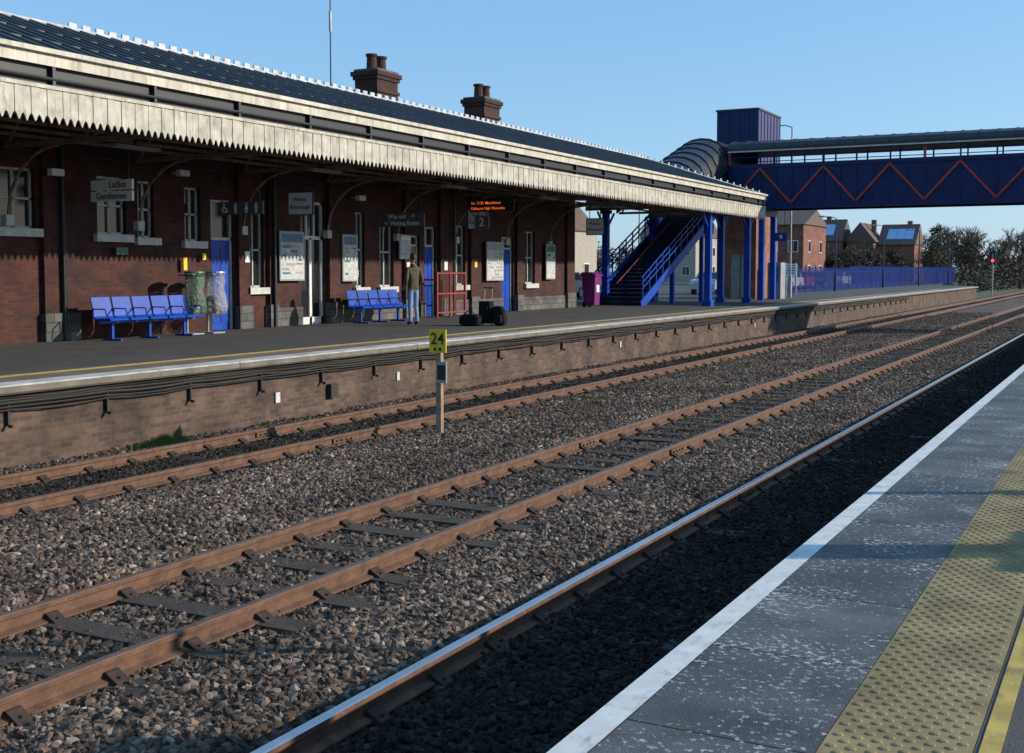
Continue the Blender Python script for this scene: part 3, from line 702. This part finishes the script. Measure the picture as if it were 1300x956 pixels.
# ------------------------------------------------------------------ footbridge
fb=empty('footbridge')
FY0,FY1=57.5,60.1; XL,XR=-18.2,6.0; zb_,zt_=4.53,6.72
mb=MB()
mb.box(XL,XR,FY0+.1,FY1-.1,zb_+.1,zb_+.3,'dark')
for yy in (FY0,FY1-.08):
    mb.box(XL,XR,yy+.02,yy+.06,zb_+.2,zt_-.2,'blued')
    mb.box(XL,XR,yy-.04,yy+.12,zb_,zb_+.22,'blued'); mb.box(XL,XR,yy-.04,yy+.12,zt_-.2,zt_,'blued')
    x=XL
    while x<XR:
        mb.box(x-.04,x+.04,yy-.03,yy+.1,zb_+.22,zt_-.2,'blued'); x+=.775
mb.obj('deck_girders',fb)
mb=MB(); x=XL; i=0
while x<XR-1:
    za,zc=(zb_+.25,zt_-.22) if i%2==0 else (zt_-.22,zb_+.25)
    mb.beam((x,FY0-.05,za),(x+1.55,FY0-.05,zc),.06,.10,'red'); x+=1.55; i+=1
mb.obj('red_lattice',fb)
mb=MB(); x=XL; i=0
while x<=XR:
    for yy in (FY0,FY1-.08): mb.box(x-.035,x+.035,yy,yy+.08,zt_,7.45,'blued')
    if i%3==0: mb.box(x-.06,x+.06,FY0-.045,FY0-.001,zt_,7.42,'red' if i%6==0 else 'blued')
    x+=1.55; i+=1
for yy in (FY0+.02,FY1-.06): mb.box(XL,XR,yy,yy+.03,7.05,7.09,'blued')
pr=[(FY0-.35,7.38),(FY0-.35,7.5),(FY0-.1,7.72),(FY0+.5,7.9),(FY0+1.3,7.97),(FY0+2.1,7.9),(FY1+.1,7.72),(FY1+.35,7.5),(FY1+.35,7.38)]
mb.prism(pr,XL,XR,'dark','X')
x=XL
while x<XR:
    for a,b_ in zip(pr[1:-2],pr[2:-1]): mb.beam((x,a[0],a[1]+.01),(x,b_[0],b_[1]+.01),.05,.04,'blued')
    x+=.775
mb.box(XL,XR,FY0-.32,FY0-.28,7.3,7.375,'whited'); mb.box(XL,XR,FY1+.28,FY1+.32,7.3,7.375,'whited')
mb.obj('bridge_roof',fb)
mb=MB()
for x in (-16.6,1.0):
    for yy in (FY0+.25,FY1-.25): mb.box(x-.13,x+.13,yy-.13,yy+.13,0,zb_+.1,'bluep')
    mb.box(x-.15,x+.15,FY0+.12,FY1-.12,4.2,zb_+.05,'blued')
mb.obj('bridge_piers',fb)
mb=MB()
mb.box(-19.7,-17.6,60.2,64.3,0,4.9,'brickO'); mb.box(-19.75,-17.55,60.15,64.35,4.9,9.75,'blued'); mb.box(-19.8,-17.5,60.1,64.4,9.75,9.85,'dark')
mb.box(-17.548,-17.53,60.2,64.3,5,9.7,'bluel')  # paler sheet puts the sunlit side's lightness into the colour
y=60.6
while y<64.3: mb.box(-17.529,-17.5,y,y+.04,5,9.7,'blued'); y+=.6
for x in (-19.2,-18.65,-18.1): mb.box(x,x+.03,60.1,60.149,5,9.7,'bluel')
mb.box(-18.9,-17.9,60.14,60.199,0,2.3,'grey'); mb.box(-18.42,-18.39,60.12,60.139,0,2.3,'dark')
mb.obj('lift_tower',fb)
mb=MB(); n=27; ya,yb=46.8,57.4; xa,xb=-20.9,-18.6
for i in range(n):
    y=ya+(yb-ya)*i/n; z=4.7*(i+1)/n
    mb.box(xa,xb,y,y+(yb-ya)/n+.03,z-.06,z,'dark')
    mb.box(xa,xb,y,y+.02,z-.17,z-.06,'blued')
for x in (xa-.04,xb+.04):
    mb.beam((x,ya-.2,-.0),(x,yb,4.7),.08,.4,'bluep')
    for h in (.55,.8,1.05): mb.beam((x,ya-.1,.15+h),(x,yb,4.75+h),.05,.05,'bluep')
    for i in range(0,n,2):
        y=ya+(yb-ya)*i/n; z=4.7*i/n; mb.box(x-.025,x+.025,y-.025,y+.025,z,z+1.2,'bluep')
mb.beam((-19.75,ya,.95),(-19.75,yb,5.6),.05,.05,'redd')
for (x,y) in ((xa,50.5),(xb,50.5),(xa,54.5),(xb,54.5)): mb.box(x-.09,x+.09,y-.09,y+.09,0,4.7*(y-ya)/(yb-ya),'bluep')
mb.obj('stair_flight',fb)
mb=MB()
n=10; ring=[]
for (y,z0) in ((50.4,4.6),(57.6,7.0),(59.8,7.1)):
    for q in range(n+1):
        a=math.pi*q/n; ring.append((-19.75+1.5*math.cos(a),y,z0-.5+1.6*math.sin(a)**.8))
fs=[(a*(n+1)+q,a*(n+1)+q+1,(a+1)*(n+1)+q+1,(a+1)*(n+1)+q) for a in range(2) for q in range(n)]
mb.add(ring,fs,'slate')
mb.obj('stair_hood',fb,smooth=True)
mb=MB()
for i in range(9):
    f=i/8; y=50.4+7.2*f; z0=4.6+2.4*f
    pts=[(-19.75+1.53*math.cos(math.pi*q/n),y,z0-.5+1.63*abs(math.sin(math.pi*q/n))**.8) for q in range(n+1)]
    mb.tube(pts,.035,'blued',5)
mb.obj('hood_ribs',fb)
e=empty('ticket_machine'); mb=MB(); mb.box(-17.2,-16.5,61,61.9,0,1.9,'grey'); mb.box(-17.1,-16.6,60.98,60.999,.9,1.7,'posterb'); mb.obj('machine_body',e,bevel=.03)
def lamp(x,y,h,k='bluep',z=0,name='street_lamp',arm=(-.9,0)):
    e=empty(name); mb=MB(); mb.cyl((x,y,z),(x,y,z+1.2),.09,.09,k,8); mb.cyl((x,y,z+1.2),(x,y,z+h),.055,.045,k,8)
    mb.tube([(x,y,z+h),(x+arm[0]*.4,y+arm[1]*.4,z+h+.12),(x+arm[0],y+arm[1],z+h+.15)],.03,k,6); mb.obj('column',e)
    mb=MB(); mb.prism([(x+arm[0]-.35,z+h+.12),(x+arm[0]+.1,z+h+.1),(x+arm[0]+.1,z+h+.22),(x+arm[0]-.3,z+h+.2)],y+arm[1]-.12,y+arm[1]+.12,'grey'); mb.obj('lantern',e)
lamp(-17.0,64.8,9.3,'grey')
for (x,y) in ((-19.3,86),(-19.3,104),(-18.6,118),(-17.8,132)): lamp(x,y,5.2,'blued')
for (x,y) in ((-30,95),(-36,120),(-28,70)): lamp(x,y,6,'grey')
for y in (45,70,95): lamp(4.5,y,5,'bluep')

# ------------------------------------------------------------------ blue fence
M['fence']=mat('fence_blue',(.01,.04,.24),.5,var=.35,vscale=.7,spec=.3)
mb=MB(); y=64.8
while y<150:
    x=-20.2+max(0,(y-116))*.02; h=1.6 if y<95 else 1.75
    mb.box(x-.012,x+.012,y-.03,y+.03,0.0,h,'fence'); mb.prism([(y-.03,h),(y+.03,h),(y,h+.1)],x-.012,x+.012,'fence','X'); y+=.28 if y<82 else .22
y=64.8
while y<150:
    x=-20.2+max(0,(y-116))*.02; mb.box(x-.09,x-.03,y-.05,y+.05,0,1.85,'blued'); y+=2.75
mb.box(-20.27,-20.23,64.8,118,.35,.42,'fence'); mb.box(-20.27,-20.23,64.8,118,1.35,1.42,'fence')
mb.obj('palisade_fence')
e=empty('platform_notice'); mb=MB(); mb.box(-19.2,-18.5,72,72.04,1.1,1.9,'signw')
for x in (-19.15,-18.55): mb.cyl((x,72.08,0),(x,72.08,1.95),.03,.03,'grey',6)
for z in (1.3,1.45,1.6,1.75): mb.box(-19.1,-18.6,71.99,71.999,z,z+.05,'navy')
mb.obj('panel',e)
def bike(x,y):
    e=empty('bicycle'); mb=MB()
    for q in (0,1.05):
        pts=[(x,y+q+.33*math.cos(R(a)),.34+.33*math.sin(R(a))) for a in range(0,361,24)]; mb.tube(pts,.018,'black',5)
        for a in range(0,180,45): mb.beam((x,y+q-.32*math.cos(R(a)),.34-.32*math.sin(R(a))),(x,y+q+.32*math.cos(R(a)),.34+.32*math.sin(R(a))),.005,.005,'grey')
    P=[(x,y,.34),(x,y+.45,.32),(x,y+.3,.85),(x,y+.9,.85),(x,y+1.05,.34)]
    for a,b_ in ((0,1),(0,2),(1,2),(1,3),(2,3),(3,4)): mb.cyl(P[a],P[b_],.02,.02,'red',6)
    mb.box(x-.07,x+.07,y+.15,y+.42,.93,.98,'black'); mb.cyl((x,y+.3,.85),(x,y+.28,.94),.014,.014,'grey',6)
    mb.cyl((x,y+.9,.85),(x,y+.88,1.0),.016,.016,'grey',6); mb.cyl((x-.27,y+.88,1.0),(x+.27,y+.88,1.0),.014,.014,'black',6)
    mb.obj('frame_and_wheels',e)
for i in range(3): bike(-19.3+i*.45,66.2+i*.3)

# ------------------------------------------------------------------ parked cars
cols=[(.35,.36,.38),(.03,.04,.1),(.5,.5,.5),(.25,.02,.02),(.02,.02,.02),(.6,.6,.6)]
for i,(x,y) in enumerate(((-24.5,74),(-24.5,80),(-24.5,92),(-25,98),(-25,105),(-25,112),(-28,58))):
    cm=mat('car_paint_%d'%i,cols[i%6],.3,coat=.6,var=.03)
    e=empty('parked_car'); mb=MB(); z=-.06
    pr=[(y-2.1,z+.35),(y-2.05,z+.8),(y-1.9,z+.92),(y-.95,z+1.0),(y-.3,z+1.42),(y+1.0,z+1.46),(y+1.7,z+1.05),(y+2.1,z+.95),(y+2.15,z+.35)]
    mb.prism(pr,x-.86,x+.86,cm,'X')
    for s_ in (-1,1):
        a=x+s_*.862; b_=x+s_*.87
        mb.prism([(y-.8,z+1.0),(y-.25,z+1.36),(y+.3,z+1.39),(y+.3,z+1.0)],min(a,b_),max(a,b_),'glass','X'); mb.prism([(y+.36,z+1.0),(y+.36,z+1.39),(y+.95,z+1.4),(y+1.45,z+1.05)],min(a,b_),max(a,b_),'glass','X')
        for q in (-1.3,1.3): mb.cyl((x+s_*.70,y+q,z+.32),(x+s_*.88,y+q,z+.32),.32,.32,'black',16); mb.cyl((x+s_*.885,y+q,z+.32),(x+s_*.89,y+q,z+.32),.2,.2,'grey',12)
    mb.quad([(x-.75,y-.93,z+1.03),(x+.75,y-.93,z+1.03),(x+.7,y-.32,z+1.42),(x-.7,y-.32,z+1.42)],'glass')
    mb.box(x-.8,x-.5,y-2.11,y-2.07,z+.65,z+.78,'white'); mb.box(x+.5,x+.8,y-2.11,y-2.07,z+.65,z+.78,'white')
    mb.obj('body',e,bevel=.04)

# ------------------------------------------------------------------ houses
M['skyrefl']=mat('roof_sky_reflection',(.35,.5,.7),.1,var=.1,metal=.6)
def house(x0,x1,y0,y1,he,hr,bk='brickO',nw=3,gable='X',sky=False,chim=True):
    e=empty('brick_house'); mb=MB(); z=-.3
    mb.box(x0,x1,y0,y1,z-1,he,bk if bk!='brickO' else 'brickOX'); mb.obj('walls',e)
    mb=MB()
    cy=(y0+y1)/2; cx=(x0+x1)/2
    if gable=='X':
        mb.prism([(y0-.4,he-.1),(y1+.4,he-.1),(cy,hr)],x0-.2,x1+.2,'rooft','X')
    else:
        mb.prism([(x0-.4,he-.1),(x1+.4,he-.1),(cx,hr)],y0-.2,y1+.2,'rooft','Y')
    if sky:
        for i in range(3):
            a=x0+1+i*(x1-x0-1.5)/3; f0,f1=.25,.75
            p=lambda xx,f:(xx,y0-.4+(cy-y0+.4)*f,he-.1+(hr-he+.1)*f+.06)
            mb.quad([p(a,f0),p(a+1.4,f0),p(a+1.4,f1),p(a,f1)],'skyrefl')  # blue sheet painted as sky reflected in the roof
    if chim: mb.box(cx+1,cx+1.7,cy-.4,cy+.4,he,hr+.5,'brickOX')
    mb.obj('roof',e)
    mb=MB(); fl=int((he-.5)//2.6)
    for f in range(fl):
        for i in range(nw):
            a=x0+(x1-x0)*(i+.5)/nw; zz=.8+f*2.6
            mb.box(a-.55,a+.55,y0-.03,y0-.001,zz,zz+1.25,'white'); mb.box(a-.47,a-.03,y0-.05,y0-.031,zz+.08,zz+1.17,'glass'); mb.box(a+.03,a+.47,y0-.05,y0-.031,zz+.08,zz+1.17,'glass')
        for j in range(2):
            a=y0+(y1-y0)*(j+.5)/2; zz=.8+f*2.6
            mb.box(x1+.001,x1+.03,a-.5,a+.5,zz,zz+1.25,'white'); mb.box(x1+.031,x1+.05,a-.42,a+.42,zz+.08,zz+1.17,'glass')
    mb.obj('windows',e)
house(-35.5,-31.2,124,134,6.4,8.0,gable='X',nw=2,chim=False)
house(-49.5,-41.5,188,196,6.2,9.6,gable='X',nw=4,sky=True)
house(-41,-36.8,190,198,6.0,9.0,gable='Y',nw=2)
house(-36.4,-31,192,200,5.6,8.8,gable='X',nw=2,sky=True)
house(-60,-52,150,160,6,9,bk='render',gable='X')
house(-47,-38,78,86,4.6,6.4,bk='render',gable='X',nw=5)
house(-62,-50,62,72,5.5,8,gable='X',nw=5)

# ------------------------------------------------------------------ trees
def leafmass(mb,c,r,n,size,k,rnd):
    for i in range(n):
        d=Vector((rnd.gauss(0,1),rnd.gauss(0,1),rnd.gauss(0,1))).normalized()*rnd.uniform(.5,1.1)
        p=Vector((c[0]+d.x*r[0],c[1]+d.y*r[1],c[2]+d.z*r[2]))
        a=Vector((rnd.gauss(0,1),rnd.gauss(0,1),rnd.gauss(0,1))).normalized()*size*rnd.uniform(.5,1.2)
        b_=a.cross(Vector((rnd.gauss(0,1),rnd.gauss(0,1),rnd.gauss(0,1)))).normalized()*size*rnd.uniform(.3,.7)
        mb.add([p-a,p+b_,p+a*.9],[(0,1,2)],k)
def evergreen(x,y,h,seed,name='evergreen_tree',wide=1,k='leafd'):
    rnd=random.Random(seed); e=empty(name); mb=MB(); mb.cyl((x,y,-1.3),(x,y,h*.85),.22,.05,'bark',8)
    for i in range(9):
        a=rnd.uniform(0,6.28); z=h*(.15+.08*i); mb.cyl((x,y,z),(x+math.cos(a)*1.2*wide,y+math.sin(a)*1.2*wide,z+.6),.06,.02,'bark',5)
    mb.obj('trunk',e); mb=MB()
    for i in range(22):
        f=i/22; z=h*(.08+.83*f); rr=(1-f**1.4*.65)*1.7*wide*rnd.uniform(.7,1.2); a=rnd.uniform(0,6.28); o=rr*.8*rnd.random()
        leafmass(mb,(x+math.cos(a)*o,y+math.sin(a)*o,z),(rr*.7,rr*.7,h*.07),120,.24,k if rnd.random()<.8 else 'leafb',rnd)
    mb.obj('crown',e)
def bare(x,y,h,seed):
    rnd=random.Random(seed); e=empty('bare_tree'); mb=MB()
    def br(p,d,l,r,dep):
        q=p+d*l; mb.cyl(p,q,r,r*.65,'bark' if dep>1 else 'leafb',5 if dep>2 else 3)
        if dep==0: return
        for i in range(3 if dep>1 else 4):
            nd=(d+Vector((rnd.uniform(-.75,.75),rnd.uniform(-.75,.75),rnd.uniform(-.15,.45)))).normalized(); br(p+d*l*rnd.uniform(.6,1),nd,l*rnd.uniform(.6,.8),r*.66,dep-1)
    br(Vector((x,y,-1.3)),Vector((0,0,1)),h*.3,.24,5); mb.obj('branches',e)
for i,(x,y,h,w) in enumerate(((-25,176,8.5,1.5),(-22,182,7,1.9),(-18,192,6.5,1.9),(-14.5,202,7,1.8),(-20.5,170,5,1.9),(-31,158,4.5,1.5),(-15,215,8,1.6),(-30.5,135,3.2,1.1),(-28.5,138,3.4,1.2),(-27.5,132,3.0,1.2),(-26.5,150,4.2,1.4),(-23.5,160,5,1.6),(-33,66,4.2,1.2),(-36,70,4.8,1.2),(-33.5,156,4.6,1.5),(-12,210,6,1.8),(-37,160,4.4,1.6))):
    evergreen(x,y,h,i,wide=w,k='leafb' if i in (2,3,6,9,11) else 'leafd')
for i,(x,y,h) in enumerate(((-24,200,13),(-17,225,14),(-12,235,13),(-27,215,14),(-33,205,12),(-9,250,12),(-34,150,8.5),(-28,145,8),(-22,165,10),(-21,240,14),(-31,152,8),(-19,180,11),(-15.5,190,11),(-26,185,12),(-12.5,205,11),(-37,158,8.5))): bare(x,y,h,i+50)
mb=MB(); rnd=random.Random(11)
for i in range(150):
    x=-190+i*2.0+rnd.uniform(-1,1); y=330+rnd.uniform(-20,20); h=rnd.uniform(5,11)
    mb.cyl((x,y,-1.3),(x,y,h*.6),.3,.1,'bark',5)
    for q in range(3): leafmass(mb,(x+rnd.uniform(-2,2),y,h*.35+q*h*.2),(3.2,3,h*.25),80,.7,'leafd' if rnd.random()<.35 else 'leafb',rnd)
mb.obj('distant_trees')
mb=MB()
for i in range(60):
    y=150+i*2.2; x=-19+i*.1; leafmass(mb,(x,y,.3),(1.6,1.8,1.5+rnd.random()),110,.35,'leafd' if i%3 else 'leafb',rnd)
mb.obj('hedge')
e=empty('railway_signal'); mb=MB(); x,y=-14.3,140
mb.cyl((x,y,-1.2),(x,y,3.3),.08,.08,'grey',8); mb.box(x-.3,x+.3,y-.05,y+.2,2.2,3.6,'black'); mb.box(x-.5,x+.5,y+.2,y+.3,1.9,2.0,'grey')
mb.cyl((x,y-.06,2.55),(x,y-.2,2.55),.17,.17,'black',12)
mb.obj('post_and_head',e); mb=MB(); mb.cyl((x,y-.201,2.55),(x,y-.215,2.55),.16,.16,'redlamp',12); mb.obj('red_aspect',e)

# ------------------------------------------------------------------ unseen furniture added on the near platform for its shadows
lamp(2.0,10.0,4.6,'bluep')  # out-of-view post added to throw a thin shadow line
e=empty('unseen_shadow_totem'); mb=MB(); x,y=2.9,8.6
mb.box(x-.08,x+.08,y-.14,y+.14,0,2.3,'bluep'); mb.box(x-.07,x+.07,y-.5,y+.5,.35,1.5,'white'); mb.box(x-.16,x+.16,y-.3,y+.3,0,.05,'grey'); mb.obj('shadow_totem_body',e)  # invented post and board, shaped to throw the wide shadow band

# ------------------------------------------------------------------ the man
def person(name,loc,rz):
    e=empty(name,loc); e.rotation_euler=(0,0,rz); e.scale=(1.0,1.0,1.05)
    V=[];E=[];Rd=[]
    def a(p,r,par=None):
        V.append(p);Rd.append(r if isinstance(r,tuple) else (r,r)); i=len(V)-1
        if par is not None: E.append((par,i))
        return i
    pel=a((0,0,1.0),(.145,.105)); sp=a((0,-.01,1.17),(.15,.115),pel); ch=a((0,-.01,1.36),(.17,.125),sp); nb=a((0,-.01,1.53),(.09,.08),ch); a((0,.005,1.63),(.058,.06),nb)
    for s in (-1,1):
        h=a((s*.085,0,.9),(.09,.095),pel); k=a((s*.09,.03*(1 if s>0 else .3),.52),(.065,.068),h); k2=a((s*.095,-.01,.33),(.058,.06),k); an=a((s*.1,-.03,.1),(.05,.055),k2); a((s*.115,.13,.045),(.045,.035),an)
        sh=a((s*.18,-.01,1.47),(.075,.075),ch); el=a((s*.24,-.07,1.18),(.056,.056),sh); wr=a((s*.215,.1,1.03),(.042,.042),el); pa=a((s*.195,.17,.985),(.034,.024),wr)
        for q in range(4):
            f=a((s*(.215-.018*q),.215,.965-.008*q),.0105,pa); f2=a((s*(.21-.018*q),.235-.004*q,.935-.006*q),.009,f); a((s*(.202-.018*q),.228,.91-.004*q),.008,f2)
        t_=a((s*.17,.18,1.0),.011,pa); a((s*.155,.205,.985),.009,t_)
    me=bpy.data.meshes.new('body'); me.from_pydata(V,E,[]); o=bpy.data.objects.new('body_skeleton',me); col.objects.link(o)
    bpy.context.view_layer.objects.active=o; o.select_set(True)
    bpy.ops.object.modifier_add(type='SKIN')
    sv=me.skin_vertices[0].data
    for i,r in enumerate(Rd): sv[i].radius=r; sv[i].use_root=(i==0)
    o.modifiers[-1].branch_smoothing=.4
    sd=o.modifiers.new('s','SUBSURF'); sd.levels=2; sd.render_levels=2
    dg=bpy.context.evaluated_depsgraph_get(); m2=bpy.data.meshes.new_from_object(o.evaluated_get(dg))
    bpy.data.objects.remove(o)
    m2.materials.clear()
    for k in ('jacket','jeans','skin','black'): m2.materials.append(M[k])
    for p in m2.polygons:
        c=p.center; p.use_smooth=True
        if c.z>1.58: k=2
        elif c.y>.125 and abs(c.x)>.12 and c.z>.85: k=2
        elif c.z<.1: k=3
        elif c.z<.93: k=1
        else: k=0
        p.material_index=k
    b_=bpy.data.objects.new('body',m2); col.objects.link(b_); b_.parent=e
    bm=bmesh.new(); bmesh.ops.create_uvsphere(bm,u_segments=24,v_segments=18,radius=1)
    for v in bm.verts:
        x,y,z=v.co; w=.078*(1-.22*max(0,-z)); d=.098
        yy=y*d
        if y>0: yy*= (1-.12*max(0,z))
        if y>.5 and abs(x)<.28 and -.35<z<.15: yy+=.022*(1-abs(x)/.28)*(1-(z+.1)**2*4)
        if y>.4 and z<-.6: yy+=.012
        v.co=Vector((x*w,yy,z*.122))
    hm=bpy.data.meshes.new('head'); bm.to_mesh(hm); bm.free(); hm.materials.append(M['skin'])
    for p in hm.polygons: p.use_smooth=True
    h=bpy.data.objects.new('head',hm); h.location=(0,.015,1.735); col.objects.link(h); h.parent=e
    bm=bmesh.new(); bmesh.ops.create_uvsphere(bm,u_segments=24,v_segments=18,radius=1)
    for v in list(bm.verts):
        x,y,z=v.co
        if (y>.25 and z<.52) or z<-.45: bm.verts.remove(v)
    for v in bm.verts:
        x,y,z=v.co; j=1+random.uniform(-.03,.03); v.co=Vector((x*.087*j,y*.108*j-.004,z*.134*j+.004))
    hm=bpy.data.meshes.new('hair'); bm.to_mesh(hm); bm.free(); hm.materials.append(M['hair'])
    h=bpy.data.objects.new('hair',hm); h.location=(0,.012,1.735); col.objects.link(h); h.parent=e
    mb=MB()
    for s in (-1,1):
        mb.cyl((s*.075,.005,1.70),(s*.086,-.005,1.76),.012,.02,'skin',8)
        mb.cyl((s*.03,.095,1.745),(s*.03,.108,1.745),.011,.009,'black',8)
    mb.box(-.025,.025,.1,.112,1.675,1.681,'doorw')
    mb.cyl((0,-.01,1.515),(0,-.005,1.59),.1,.075,'jacket',14)
    mb.obj('face_and_collar',e)
    return e
person('man',(-17.4,27.1,0),R(60))

# ------------------------------------------------------------------ light, sky, camera
SE=R(21); phi=R(28)
w=bpy.data.worlds.new('World'); scene.world=w; w.use_nodes=True
t=w.node_tree; bg=t.nodes['Background']; sk=t.nodes.new('ShaderNodeTexSky'); sk.sky_type='NISHITA'; sk.sun_disc=False
sk.sun_elevation=SE; sk.sun_rotation=R(90)-phi; sk.altitude=0; sk.air_density=1.0; sk.dust_density=.4; sk.ozone_density=1.5
mxw=t.nodes.new('ShaderNodeMix'); mxw.data_type='RGBA'; mxw.inputs[0].default_value=.5; mxw.inputs[7].default_value=(1.6,4.1,7.4,1)
t.links.new(sk.outputs[0],mxw.inputs[6]); t.links.new(mxw.outputs[2],bg.inputs['Color']); bg.inputs['Strength'].default_value=.145
ld=bpy.data.lights.new('sun','SUN'); ld.energy=5; ld.angle=R(.5); ld.color=(1,.91,.78)
lo=bpy.data.objects.new('sun',ld); d=Vector((math.cos(SE)*math.cos(phi),math.cos(SE)*math.sin(phi),math.sin(SE)))
lo.rotation_euler=d.to_track_quat('Z','Y').to_euler(); lo.location=(40,20,30); col.objects.link(lo)
cd=bpy.data.cameras.new('camera'); cam=bpy.data.objects.new('camera',cd); col.objects.link(cam)
cd.sensor_width=36; cd.lens=36*1500/1300; cd.shift_y=-44.5/1300; cd.clip_end=5000
cam.location=(0,0,1.5); cam.rotation_euler=(R(90-3.45),0,R(27.93)); scene.camera=cam
scene.view_settings.view_transform='Standard'; scene.view_settings.look='None'; scene.view_settings.exposure=0
